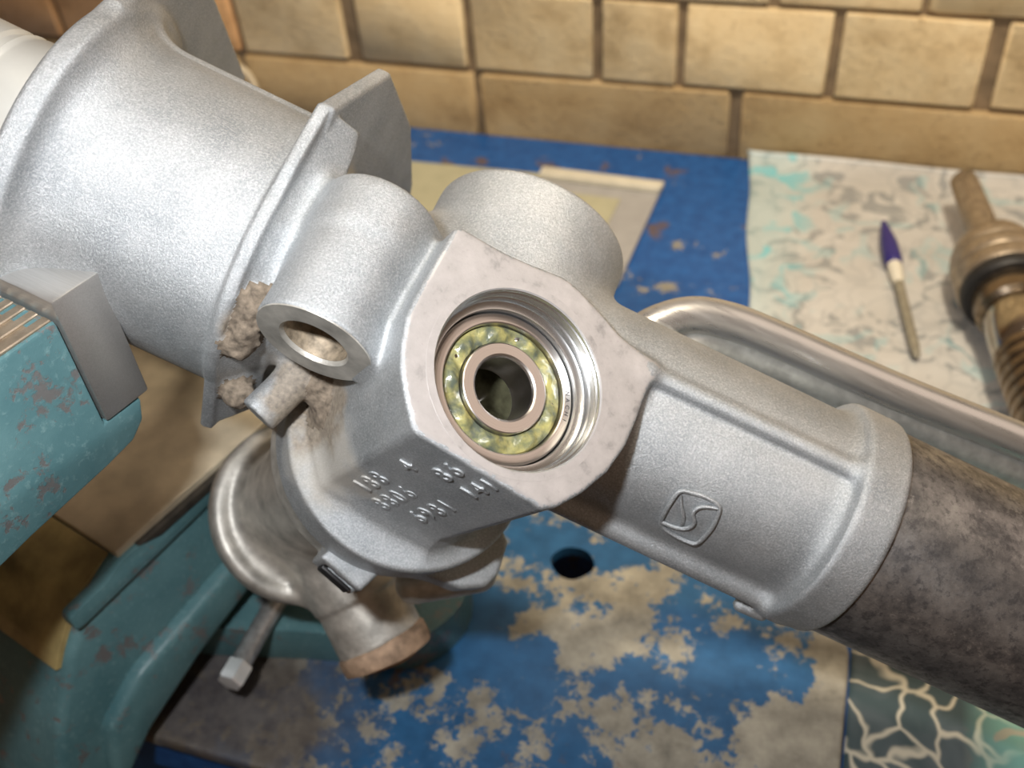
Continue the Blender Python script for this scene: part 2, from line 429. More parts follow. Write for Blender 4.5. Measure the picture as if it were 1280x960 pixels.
courses = [
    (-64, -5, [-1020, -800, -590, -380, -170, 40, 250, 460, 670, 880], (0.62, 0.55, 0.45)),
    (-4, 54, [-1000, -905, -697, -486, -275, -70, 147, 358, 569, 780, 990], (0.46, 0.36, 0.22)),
    (54, 118, [-980, -870, -760, -660, -560, -482, -381, -277, -175, -113, -6, 99, 201, 303, 405, 507, 609, 711, 813], None),
    (118, 182, [-1000, -790, -580, -370, -222, -50, 48, 250, 460, 670, 880], None),
    (182, 246, [-980, -870, -765, -660, -555, -450, -345, -240, -135, -30, 75, 180, 285, 390, 495, 600, 705], None),
    (246, 310, [-1000, -790, -580, -370, -160, 50, 260, 470, 680, 890], None),
    (310, 374, [-980, -870, -765, -660, -555, -450, -345, -240, -135, -30, 75, 180, 285, 390, 495, 600, 705], None)]
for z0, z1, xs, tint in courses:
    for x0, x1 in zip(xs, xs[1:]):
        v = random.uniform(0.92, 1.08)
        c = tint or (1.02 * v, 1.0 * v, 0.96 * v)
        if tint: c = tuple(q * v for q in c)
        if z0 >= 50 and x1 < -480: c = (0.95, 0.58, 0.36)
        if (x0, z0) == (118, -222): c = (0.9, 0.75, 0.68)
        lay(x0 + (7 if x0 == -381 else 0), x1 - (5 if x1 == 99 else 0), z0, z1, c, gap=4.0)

# ================================================================== WORKBENCH
bench = empty('workbench', 'blue painted steel workbench with worn top against the brick wall', 'workbench', Matrix.Translation((0, 0.4, -0.76)))
def slab_with_hole(name, outer, hole, z0, z1, mat, parent, off, bev=0.0):
    bm = bmesh.new()
    loops = []
    for z in (z0, z1):
        es = []; vs = []
        for loop in (outer, hole):
            v = [bm.verts.new(((x - off[0]) * MM, (y - off[1]) * MM, (z - off[2]) * MM)) for x, y in loop]
            e = [bm.edges.new((v[k], v[(k + 1) % len(v)])) for k in range(len(v))]
            es += e; vs.append(v)
        bmesh.ops.triangle_fill(bm, edges=es, use_beauty=True)
        loops.append(vs)
    for i in range(2):
        A, B = loops[0][i], loops[1][i]; n = len(A)
        for k in range(n): bm.faces.new((A[k], A[(k + 1) % n], B[(k + 1) % n], B[k]))
    if bev:
        es = []
        v = loops[1][0]
        for k in range(len(v)): es.append(bm.edges.get((v[k], v[(k + 1) % len(v)])))
        bmesh.ops.bevel(bm, geom=[e for e in es if e], offset=bev * MM, segments=3, profile=0.5, affect='EDGES')
    return from_bm(name, bm, mat, parent, True, 35)
HOLE = [(-87.2 + 10.6 * math.cos(t) * (1 + 0.05 * math.cos(4 * t)), 288.9 + 9.8 * math.sin(t) * (1 + 0.04 * math.sin(3 * t))) for t in [2 * math.pi * k / 20 for k in range(20)]]
HOLE2 = [(-87.2 + 15 * math.cos(2 * math.pi * k / 16), 288.9 + 15 * math.sin(2 * math.pi * k / 16)) for k in range(16)]
slab_with_hole('bench_top', [(-900, 155), (700, 155), (700, 697), (-900, 697)], HOLE2, -30, 0, M['bench'], bench, (0, 400, -760))
bm = bmesh.new(); box(bm, -895, 695, -235, -215, 640, 729.5); from_bm('front_rail', bm, M['bench'], bench, smooth=False)
for lx in (-860, 640):
    for ly in (-200, 250):
        bm = bmesh.new(); box(bm, lx - 25, lx + 25, ly - 25, ly + 25, 0, 729.5, 2); from_bm('leg', bm, M['wood'], bench)
bm = bmesh.new(); box(bm, -840, 620, -190, 260, 150, 170); from_bm('lower_shelf', bm, M['wood'], bench, smooth=False)

PLATE = [(-420, 152), (44, 152), (44.8, 262)] + [(44.8 - 22 * (1 - math.cos(t)), 268 + 24 * math.sin(t)) for t in [0.2, 0.45, 0.7, 0.95, 1.2, 1.45]] + [(0, 300), (-60, 338), (-110, 420), (-420, 420)]
pl = slab_with_hole('steel_plate', PLATE, HOLE, 0.2, 6.5, M['plate'], None, (0, 0, 0), 2.2)
tag(pl, 'blue painted steel plate with a round hole and worn paint, lying on the bench', 'plate')

# ================================================================== CLOTH
def cloth():
    bm = bmesh.new(); nx, ny = 70, 80
    g = []
    for j in range(ny + 1):
        y = 140 + (700 - 140) * j / ny
        if y > 400: xl = -58 + (708 - y) * 0.134 + 1.2 * math.sin(y * 0.05)
        else: xl = -17 + (400 - y) * 0.72
        xl = min(xl, 45.8)
        row = []
        for i in range(nx + 1):
            x = xl + (470 - xl) * (i / nx) ** 1.15
            z = 1.2 + 0.7 * math.sin(x * 0.035 + y * 0.02) + 0.5 * math.sin(y * 0.06 - x * 0.012)
            z += 9.0 * max(0, (y - 672) / 28) ** 1.6                                  # rides up a little against the wall
            if i <= 3: z += 1.2 * (3 - i) / 3 * (0.6 + 0.4 * math.sin(y * 0.09))
            row.append(bm.verts.new((x * MM, min(y, 694) * MM, max(z, 0.4) * MM)))
        g.append(row)
    for j in range(ny):
        for i in range(nx): bm.faces.new((g[j][i], g[j][i + 1], g[j + 1][i + 1], g[j + 1][i]))
    o = from_bm('oilcloth', bm, M['cloth'])
    md = o.modifiers.new('thickness', 'SOLIDIFY'); md.thickness = 0.0006; md.offset = 1
    tag(o, 'cream oilcloth printed with teal and grey flowers spread over the right of the bench', 'cloth')
cloth()

# ================================================================== THE CASTING (signed distance field)
def smin(a_, b_, k):
    if k <= 0: return np.minimum(a_, b_)
    h = np.maximum(k - np.abs(a_ - b_), 0) / k
    return np.minimum(a_, b_) - h * h * k * 0.25
def smax(a_, b_, k): return -smin(-a_, -b_, k)
def sd_cyl(P, o, d, h0, h1, R, rnd=0.0):
    d = unit(d); q = [P[i] - np.float32(o[i]) for i in range(3)]
    t = q[0] * np.float32(d[0]) + q[1] * np.float32(d[1]) + q[2] * np.float32(d[2])
    r2 = q[0] * q[0] + q[1] * q[1] + q[2] * q[2] - t * t
    r = np.sqrt(np.maximum(r2, 0))
    dx = r - np.float32(R - rnd); dy = np.abs(t - np.float32((h0 + h1) / 2)) - np.float32((h1 - h0) / 2 - rnd)
    return np.minimum(np.maximum(dx, dy), 0) + np.sqrt(np.maximum(dx, 0) ** 2 + np.maximum(dy, 0) ** 2) - np.float32(rnd)
def sd_caps(P, a_, b_, R):
    a_ = np.array(a_, float); b_ = np.array(b_, float); ba = b_ - a_; L = ba @ ba
    q = [P[i] - np.float32(a_[i]) for i in range(3)]
    h = np.clip((q[0] * np.float32(ba[0]) + q[1] * np.float32(ba[1]) + q[2] * np.float32(ba[2])) / np.float32(L), 0, 1)
    return np.sqrt(sum((q[i] - np.float32(ba[i]) * h) ** 2 for i in range(3))) - np.float32(R)
def sd_poly2(x, y, poly):
    x = x.astype(np.float32); y = y.astype(np.float32)
    d = np.full(np.broadcast(x, y).shape, 1e9, np.float32); s = np.ones_like(d)
    n = len(poly)
    for i in range(n):
        ax, ay = poly[i]; bx, by = poly[i - 1]
        ex, ey = bx - ax, by - ay; wx, wy = x - np.float32(ax), y - np.float32(ay)
        h = np.clip((wx * np.float32(ex) + wy * np.float32(ey)) / np.float32(ex * ex + ey * ey), 0, 1)
        d = np.minimum(d, (wx - np.float32(ex) * h) ** 2 + (wy - np.float32(ey) * h) ** 2)
        c1 = y >= ay; c2 = y < by; c3 = (ex * wy) > (ey * wx)
        flip = (c1 & c2 & c3) | (~c1 & ~c2 & ~c3)
        s = np.where(flip, -s, s)
    return s * np.sqrt(d)
def extrude(d2, t, h0, h1, rnd):
    dx = d2 + np.float32(rnd); dy = np.abs(t - np.float32((h0 + h1) / 2)) - np.float32((h1 - h0) / 2 - rnd)
    return np.minimum(np.maximum(dx, dy), 0) + np.sqrt(np.maximum(dx, 0) ** 2 + np.maximum(dy, 0) ** 2) - np.float32(rnd)

def surface_nets(F, lo, h):
    """dual mesh of the zero level of F; returns points (mm), quads, and a sampler of the gradient"""
    nx, ny, nz = F.shape; ins = F < 0
    c = ins[:-1, :-1, :-1].astype(np.int8)
    tot = np.zeros((nx - 1, ny - 1, nz - 1), np.int8)
    for i in (0, 1):
        for j in (0, 1):
            for k in (0, 1): tot += ins[i:nx - 1 + i, j:ny - 1 + j, k:nz - 1 + k]
    act = (tot > 0) & (tot < 8)
    I, J, K = np.nonzero(act)
    idx = np.full(act.shape, -1, np.int32); idx[I, J, K] = np.arange(len(I), dtype=np.int32)
    acc = np.zeros((len(I), 3)); cnt = np.zeros(len(I))
    val = {}
    for i in (0, 1):
        for j in (0, 1):
            for k in (0, 1): val[i, j, k] = F[I + i, J + j, K + k].astype(float)
    for ax in range(3):
        for p in (0, 1):
            for q in (0, 1):
                a_ = [0, 0, 0]; b_ = [0, 0, 0]; o1, o2 = [m for m in range(3) if m != ax]
                a_[o1] = b_[o1] = p; a_[o2] = b_[o2] = q; b_[ax] = 1
                fa, fb = val[tuple(a_)], val[tuple(b_)]
                x = (fa < 0) != (fb < 0)
                t = np.where(x, fa / np.where(x, fa - fb, 1), 0)
                pt = np.zeros((len(I), 3)); pt[:, o1] = p; pt[:, o2] = q; pt[:, ax] = t
                acc += pt * x[:, None]; cnt += x
    V = (np.stack([I, J, K], 1) + acc / cnt[:, None])
    quads = []
    for ax in range(3):
        sl0 = [slice(None)] * 3; sl1 = [slice(None)] * 3
        sl0[ax] = slice(0, -1); sl1[ax] = slice(1, None)
        A = ins[tuple(sl0)]; B = ins[tuple(sl1)]
        o1, o2 = (ax + 1) % 3, (ax + 2) % 3
        E = np.argwhere(A != B)
        n_ = [nx - 1, ny - 1, nz - 1]
        ok = (E[:, o1] > 0) & (E[:, o2] > 0) & (E[:, o1] < n_[o1]) & (E[:, o2] < n_[o2])
        E = E[ok]; flip = ~A[tuple(E.T)]
        def at(d1, d2):
            G = E.copy(); G[:, o1] += d1; G[:, o2] += d2; return idx[tuple(G.T)]
        q = np.stack([at(-1, -1), at(0, -1), at(0, 0), at(-1, 0)], 1)
        q[flip] = q[flip][:, ::-1]; quads.append(q)
    Q = np.concatenate(quads); Q = Q[(Q >= 0).all(1)]
    def samp(X):
        X = np.clip(X, 0, np.array(F.shape) - 1.001); b0 = X.astype(int); f = X - b0
        r = 0
        for i in (0, 1):
            for j in (0, 1):
                for k in (0, 1):
                    w = (f[:, 0] if i else 1 - f[:, 0]) * (f[:, 1] if j else 1 - f[:, 1]) * (f[:, 2] if k else 1 - f[:, 2])
                    r = r + w * F[b0[:, 0] + i, b0[:, 1] + j, b0[:, 2] + k]
        return r
    def grad(X, e):
        return np.stack([samp(X + d) - samp(X - d) for d in np.eye(3) * e], 1) / (2 * e * h)
    for _ in range(2):
        G = grad(V, 0.6); f0 = samp(V); V = V - np.clip(f0 / np.maximum((G ** 2).sum(1), 0.2) / h, -0.5, 0.5)[:, None] * G
    N = grad(V, 0.8); N /= np.maximum(np.linalg.norm(N, axis=1), 1e-6)[:, None]
    return V * h + np.array(lo), Q, N

def casting(lo, hi, h, build, names, mats, parent, kinds={}):
    """mesh a field and split it, without seams, into the parts it is made of"""
    ax = [np.arange(lo[i], hi[i] + h, h, dtype=np.float32) for i in range(3)]
    P = [ax[0][:, None, None], ax[1][None, :, None], ax[2][None, None, :]]
    F, lab = build(P)
    V, Q, N = surface_nets(F, lo, h)
    g = np.clip(np.round((V[Q].mean(1) - np.array(lo)) / h).astype(int), 0, np.array(F.shape) - 1)
    L = lab(V[Q].mean(1), N[Q].mean(1), g)
    out = {}
    for i, nm in enumerate(names):
        q = Q[L == i]
        if len(q) == 0: continue
        u, inv = np.unique(q, return_inverse=True); q2 = inv.reshape(q.shape)
        me = bpy.data.meshes.new(nm)
        me.vertices.add(len(u)); me.vertices.foreach_set('co', (V[u] * MM).astype(np.float32).ravel())
        me.loops.add(q2.size); me.loops.foreach_set('vertex_index', q2.astype(np.int32).ravel())
        me.polygons.add(len(q2)); me.polygons.foreach_set('loop_start', np.arange(0, q2.size, 4, dtype=np.int32))
        me.update(); me.validate()
        me.polygons.foreach_set('use_smooth', np.ones(len(me.polygons), bool))
        me.normals_split_custom_set_from_vertices(N[u].astype(np.float32))
        me.materials.append(mats[i])
        o = bpy.data.objects.new(nm, me); COL.objects.link(o); o.parent = parent
        out.setdefault(nm, []).append(o)
        if nm in kinds: o['kind'] = kinds[nm]
    return out

OUTLINE = [(-31.6, 25.9), (-32.6, 6.9), (-32.6, -1.9), (-30.5, -9.6), (-28, -15.2), (-24.5, -20.2), (-19.5, -26.2), (-18.0, -27), (18.0, -27), (21.6, -24.3), (26.6, -17.5),
           (31.1, -9), (33.4, 0), (33.9, 8), (33.8, 24.5), (33, 25.6), (22.2, 27.2), (12.4, 30.2), (4.8, 32.2), (0, 32.6), (-9.1, 30.2), (-17, 28.4), (-21.6, 27.9), (-30, 27.3)]
housing = empty('steering_gear_housing', 'bare cast aluminium steering rack housing clamped in the vise, its bearing bore facing up', 'gear housing', RACK)
SL_E = arr(-52, -15.2, 45); SL_N = arr(0, 0.8798, -0.4754)
PIN_A = arr(-61.4, -41.5, 15); PIN_B = arr(-53, -17, 8)
def nz3(P, f, ph=0):
    return np.sin(P[0] * f + ph) * np.sin(P[1] * f * 1.13 + 1.7 * ph + 1) * np.sin(P[2] * f * 0.93 + 2 + ph)

def build_main(P):
    x, y, z = P
    rho = np.sqrt(y * y + z * z)
    prim = []
    one = np.zeros((x.size, y.size, z.size), np.float32)
    # 0 barrel
    barrel = sd_cyl(P, (0, 0, 0), (1, 0, 0), -135.5, -77, 40.0, 1.2) + one
    # 1 left flange, 2 right flange
    ear1 = [(41.5, 27.5), (52, 14), (60, -4), (65, -28), (56, -92), (15, -92), (0, 0), (20, 33)]
    fl1r = extrude(np.sqrt(y * y + z * z) - 47.6, x, -138.8, -133.4, 1.0) + one
    fl1e = extrude(sd_poly2(y, z, ear1), x, -138.8, -134.2, 1.3) + one
    fl1 = np.minimum(fl1r, fl1e)
    xt = x + 0.12 * (z - 31.0)                                    # the rear ear leans towards the gear
    ear2 = [(40.5, 31), (61.5, 0), (58.5, -45), (46, -82), (34, -98), (-10, -98), (-10, 10), (20, 28)]
    low2 = [(10, 36), (-27.5, 30), (-54, -6), (-48, -26), (0, -30), (20, 0)]
    fr2 = np.minimum(np.sqrt(y * y + z * z) - 41.2, sd_poly2(y, z, low2))
    fr2 = np.minimum(fr2, sd_poly2(y, z, [(40.5, 31), (38.5, 16), (0, 16), (0, 40), (22, 38)]))
    wt = np.clip((y - 8.0) / 10.0, 0, 1)
    deep = wt * (31.0 + (40.0 - y) * 0.22 - z) + (1 - wt) * (-fr2)
    fl2f = np.maximum(extrude(fr2, x, -78.6, -66.0, 1.0), (x + 77.0 - 1.05 * deep) * 0.69)     # chamfered towards the sleeve
    fl2f = smax(fl2f, 21.5 - z - 100.0 * (y < 12), 1.0)                                        # steps down to the thin ear
    fl2 = np.minimum(smin(fl2f, extrude(fr2, x, -78.6, -75.0, 0.8), 1.0), extrude(sd_poly2(y, z, ear2), xt, -78.6, -74.0, 1.2)) + one
    # 3 core of the rack tube and its ribs
    core = sd_cyl(P, (0, 0, 0), (1, 0, 0), -78, 104, 27.6, 0.5) + one
    a1 = math.radians(26.5); r2 = math.radians(-80)
    upper = smax(sd_cyl(P, (0, 0, 0), (1, 0, 0), -78, 104, 30.1, 0.5) + one, z * np.float32(math.sin(a1)) - y * np.float32(math.cos(a1)), 1.6)
    lip = sd_caps(P, (20, 28.4 * math.sin(a1 + .075), 28.4 * math.cos(a1 + .075)), (97, 28.7 * math.sin(a1 + .075), 28.7 * math.cos(a1 + .075)), 2.4)
    rib2 = sd_caps(P, (-10, 28.9 * math.sin(r2), 28.9 * math.cos(r2)), (97, 29.6 * math.sin(r2), 29.6 * math.cos(r2)), 3.9)
    core = smin(smin(smin(core, upper, 1.8), lip, 1.6), rib2, 4.5)
    # 4 collar
    col = sd_cyl(P, (0, 0, 0), (1, 0, 0), 93.2, 106.2, 34.2, 1.4) + one
    col = smin(col, sd_caps(P, (90, -35.2, -4), (97, -35.0, -4), 2.2), 2.0)
    # 5 pinion block
    q = [x - FC[0], y - FC[1], z - FC[2]]
    u = (q[0] * np.float32(PU[0]) + q[1] * np.float32(PU[1]) + q[2] * np.float32(PU[2]))
    v = (q[0] * np.float32(PV[0]) + q[1] * np.float32(PV[1]) + q[2] * np.float32(PV[2]))
    w = (q[0] * np.float32(PN[0]) + q[1] * np.float32(PN[1]) + q[2] * np.float32(PN[2]))
    d2 = sd_poly2(u, v, OUTLINE)
    block = extrude(d2 + 0.012 * np.maximum(-w, 0), w, -64, 0, 0.9)
    # 6 sleeve, 7 yoke boss
    sleeve = sd_cyl(P, SL_E, SL_N, 0, 42, 15.6, 0.6)
    sleeve = smin(sleeve, sd_cyl(P, SL_E + SL_N * 26 + arr(-1, 0, 0), SL_N, -2, 18, 14.8, 6), 3)
    web = sd_caps(P, SL_E + SL_N * 10 + arr(10, 1, -12), SL_E + SL_N * 36 + arr(12, 0, -8), 8)
    yoke = sd_cyl(P, (-14, 0, 0), SL_N, 2, 44.5, 30.6, 2.2)
    # 8 lower flange ring
    disc = sd_cyl(P, pin(1.7, 0.6, 0), PN, -82, -68, 39.6, 1.4)
    neck = sd_cyl(P, pin(0, 0, 0), PN, -76, -30, 24.0, 2)
    # 9 small pin
    pinb = sd_cyl(P, PIN_A, PIN_B - PIN_A, 0, 24, 5.6, 0.4)
    # unions with cast fillets
    ba = math.radians(79)
    barrel = smin(barrel, sd_caps(P, (-132, 39.2 * math.sin(ba), 39.2 * math.cos(ba)), (-79, 39.2 * math.sin(ba), 39.2 * math.cos(ba)), 1.9), 1.5)
    A = smin(smin(barrel, fl1r, 13.0), fl1e, 3.0)
    A = smin(A, fl2, 1.5)
    B = smin(core, col, 5.0)
    B = smin(B, yoke, 6.0)
    Cc = smin(smin(block, neck, 4.0), disc, 11.0)
    B = smin(B, Cc, 5.0)
    B = smin(B, smin(sleeve, web, 7.0), 4.0)
    F = smin(A, B, 6.0)
    pocket = sd_caps(P, (-69.5, -10, 42), (-70.5, -25, 33), 4.6)
    F = smax(F, -pocket, 1.5)
    F = smin(F, pinb, 3.0)
    # mud packed in the hollows
    n1 = nz3(P, 0.6) * 0.9 + nz3(P, 1.4, 1.0) * 0.5
    mud = np.minimum(sd_caps(P, (-71.5, -13, 33), (-72, -24, 27), 4.6), sd_caps(P, (-50, -26, 8), (-44, -31, 7), 6.5))
    mud = np.minimum(mud, np.sqrt((x + 70) ** 2 + (y + 39) ** 2 + (z - 8) ** 2) - 4.5) + n1
    # bores
    rp = np.sqrt(u * u + v * v)
    bore = np.maximum(rp - 24.2, np.abs(w + 3) - 10.0)
    bore = np.minimum(bore, np.maximum(rp - 20.6, np.abs(w + 12) - 12.0))
    bore = np.minimum(bore, np.maximum(rp - 14.0, np.abs(w + 40) - 34.0))
    F = np.maximum(F, -bore)
    hole = sd_cyl(P, SL_E - SL_N * 5, SL_N, 0, 60, 9.0)
    F = np.maximum(F, -hole)
    F = smin(F, np.maximum(mud, -bore), 2.5)
    prims = [barrel, fl1, fl2, core, col, smin(block, neck, 1), np.minimum(sleeve, web + 3), yoke, disc, pinb, mud - 1.3]
    pl_ = [p.astype(np.float32) for p in prims]
    def lab(C, Nn, g):
        D = np.stack([p[g[:, 0], g[:, 1], g[:, 2]] for p in pl_], 1)
        L = D.argmin(1)
        ww = (C - FC) @ PN
        L[(np.abs(ww) < 0.75) & ((Nn @ PN) > 0.9) & (np.linalg.norm(C - FC, axis=1) < 44) & (((C - FC) @ PU) < 34.5)] = 11
        return L
    return F.astype(np.float32), lab
NAMES = ['barrel', 'mounting_flange', 'mounting_flange', 'rack_tube', 'collar', 'pinion_block', 'bolt_sleeve', 'yoke_boss', 'lower_flange', 'locating_pin', 'dried_mud', 'machined_face']
MATS = [M['cast']] * 10 + [M['mud'], M['face']]
main = casting((-150, -80, -98), (110, 76, 66), 0.85, build_main, NAMES, MATS, housing, {'dried_mud': 'stuff'})
for o in main.get('dried_mud', []): o['label'] = 'dried brown mud packed in the hollows'
for o in main.get('machined_face', []): o['label'] = 'flat machined face round the bearing bore'

# turned liner of the bearing bore and of the sleeve bore
PIN_M = Matrix.Identity(4)
def pin_child(name, bm, mat, parent=housing, angle=30):
    """mesh in pinion coordinates: local z is the pinion axis"""
    o = from_bm(name, bm, mat, parent, True, angle)
    o.matrix_parent_inverse = Matrix.Identity(4)
    o.matrix_basis = mat_cols(PU, PV, PN, FC * MM)
    return o
bm = bmesh.new()
lathe(bm, [(25.0, -0.5), (23.3, -0.35), (23.15, -0.5), (23.1, -1.4), (22.75, -1.7), (22.75, -4.2), (22.4, -4.5), (22.4, -6.6), (21.9, -7.0), (20.55, -7.3), (20.4, -7.6), (20.35, -24), (24.0, -24)], seg=160)
pin_child('bearing_bore', bm, M['bore'])
bm = bmesh.new(); lathe(bm, [(25.6, -0.5), (25.6, 0.06), (23.55, 0.06), (23.25, -0.4)], seg=160); pin_child('bore_lip', bm, M['face'])
bm = bmesh.new(); lathe(bm, [(0.01, -26), (6, -25.2), (11, -26.5), (14.2, -25)], seg=48, wobble=lambda r, h, t: (r, h + (1.3 * math.sin(2 * t) + 0.8 * math.sin(5 * t + 1)) * (r > 1)))
o = pin_child('old_grease', bm, M['dark_grease'], angle=80); o['label'] = 'dark olive grease deep in the bore'
bm = bmesh.new()
lathe(bm, [(15.3, 0.2), (15.2, -0.15), (9.2, -0.15), (8.5, 0.8), (8.3, 20), (8.3, 41)], SL_E, SL_N, 96)
from_bm('sleeve_end', bm, M['valve'], housing)
bm = bmesh.new(); lathe(bm, [(8.45, 0.9), (8.2, 1.2), (8.15, 20)], SL_E, SL_N, 64); from_bm('sleeve_hole', bm, M['hole'], housing)
bm = bmesh.new()
lathe(bm, [(0.01, 12.0), (5, 11.4), (8.3, 13.5)], SL_E, SL_N, 48, wobble=lambda r, h, t: (r, h + 1.2 * math.sin(3 * t) * (r > 1)))
o = from_bm('dirt_plug', bm, M['mud'], housing); o['label'] = 'rusty dirt lying inside the sleeve hole'

# raised emblem on the rack tube
def oncyl(x, ang, R):
    t = math.radians(ang); return (x, R * math.sin(t), R * math.cos(t))
EO = [(50.4, -22.1), (53.7, -19.9), (57.4, -18.8), (61.5, -20.2), (62.7, -25.2), (63.5, -36.0), (63.2, -51.0), (59.9, -53.9), (55.6, -53.2), (51.6, -49.8), (50.3, -40.8), (49.9, -31.0)]
ES = [(50.9, -47.0), (53.9, -46.9), (56.7, -45.2), (58.4, -41.4), (58.6, -36.7), (56.9, -32.1), (56.8, -28.0), (58.2, -24.4), (61.8, -21.6)]
EC = [(51.2, -24.0), (53.0, -30.4), (54.6, -34.6), (55.8, -39.7), (56.2, -43.5)]
bm = bmesh.new()
tube(bm, [oncyl(x, t, 28.35) for x, t in EO], 0.62, 8, 4, closed=True)
tube(bm, [oncyl(x, t, 28.3) for x, t in ES], 0.6, 8, 4)
tube(bm, [oncyl(x, t, 28.3) for x, t in EC], [0.3, 0.5, 0.6, 0.6, 0.3], 8, 4)
o = from_bm('emblem', bm, M['cast'], housing); o['label'] = 'raised shield shaped emblem with a curved S stroke'

# raised casting numbers on the flat under the face
def text_mesh(body, size, depth, bev=0.0):
    cu = bpy.data.curves.new('lettering', 'FONT'); cu.body = body; cu.size = size * MM; cu.extrude = depth * MM; cu.bevel_depth = bev * MM
    cu.align_x = 'CENTER'; cu.align_y = 'CENTER'; cu.resolution_u = 4
    ob = bpy.data.objects.new('lettering', cu); COL.objects.link(ob)
    dg = bpy.context.evaluated_depsgraph_get(); dg.update()
    me = bpy.data.meshes.new_from_object(ob.evaluated_get(dg))
    bpy.data.objects.remove(ob); bpy.data.curves.remove(cu)
    return me
def join_text(name, items, mat, parent):
    bm = bmesh.new()
    for me, m4 in items:
        b0 = len(bm.verts); bm.from_mesh(me); bm.verts.ensure_lookup_table()
        for v in bm.verts[b0:]: v.co = m4 @ v.co
        bpy.data.meshes.remove(me)
    me = bpy.data.meshes.new(name); bm.to_mesh(me); bm.free()
    return link(name, me, mat, parent, False)
its = []
def side_pt(u, w): return pin(u, -27.0 - 0.02 * w + 0.02 * w + 0.0, w)
for body, u0, w0, sz in (('1 8 8', -11.5, -44, 8.0), ('4', -11.0, -20, 7.0), ('8 8 0 6', -3.2, -46, 8.0), ('8 6', -4.0, -10, 8.0), ('6 9 8 1', 6.2, -40, 8.0), ('1 4 1', 4.5, -9, 7.0)):
    p = pin(u0, -27.0, w0)
    X_ = PN; Z_ = -PV; Y_ = np.cross(Z_, X_)
    its.append((text_mesh(body, sz, 0.35, 0.12), mat_cols(X_, Y_, Z_, (p + PV * (0.012 * (-w0) - 0.05)) * MM)))
o = join_text('cast_numbers', its, M['cast'], housing); o['label'] = 'raised casting digits in three rows'

# steel tube pressed into the collar
bm = bmesh.new(); lathe(bm, [(29, 100), (32.4, 100), (32.4, 104), (32.0, 106.6), (32.4, 107.4), (32.4, 402), (31.4, 403), (26, 403), (26, 340)], (0, 0, 0), (1, 0, 0), 128)
o = from_bm('steel_tube', bm, M['tube'], housing); o['label'] = 'dark mottled steel tube running out to lower right'
# machined end left of the left flange
bm = bmesh.new(); lathe(bm, [(27.5, -136), (27.5, -158), (27.0, -159), (27.0, -160.2), (27.5, -161), (26.4, -162), (26.4, -164), (27.3, -165), (27.3, -178), (26, -179.5), (20, -179.5)], (0, 0, 0), (1, 0, 0), 96)
o = from_bm('machined_end', bm, M['end'], housing); o['label'] = 'bright turned end with a groove'
# hydraulic pipes
bm = bmesh.new()
tube(bm, [(22, 10, -20), (27, 20, -23), (33, 31, -25), (42.5, 39.5, -27), (54, 43.4, -28), (69.5, 45, -29), (116, 46.9, -30), (162.5, 50.2, -31), (230, 54, -33), (330, 60, -37), (430, 66, -41)], 6.1, 24, 8)
o = from_bm('hydraulic_pipe', bm, M['pipe'], housing); o['label'] = 'upper bare steel pipe with a brown sheen'
bm = bmesh.new()
tube(bm, [(34, 18, -26), (41, 27, -30), (50, 34, -33), (60, 36.6, -35), (75, 38.0, -36), (110, 40, -37), (150, 41.8, -38), (230, 45, -40), (330, 50, -44), (430, 55, -48)], 6.0, 20, 6)
o = from_bm('hydraulic_pipe', bm, M['pipe2'], housing); o['label'] = 'lower pale plated pipe'
bm = bmesh.new(); lathe(bm, [(0.01, 8.0), (3, 7.6), (5.2, 6.0), (6.2, 3), (6.2, -6)], (36.2, 25.0, -19), (0.1, 0.9, 0.1), 32)
from_bm('pipe_boss', bm, M['cast'], housing)

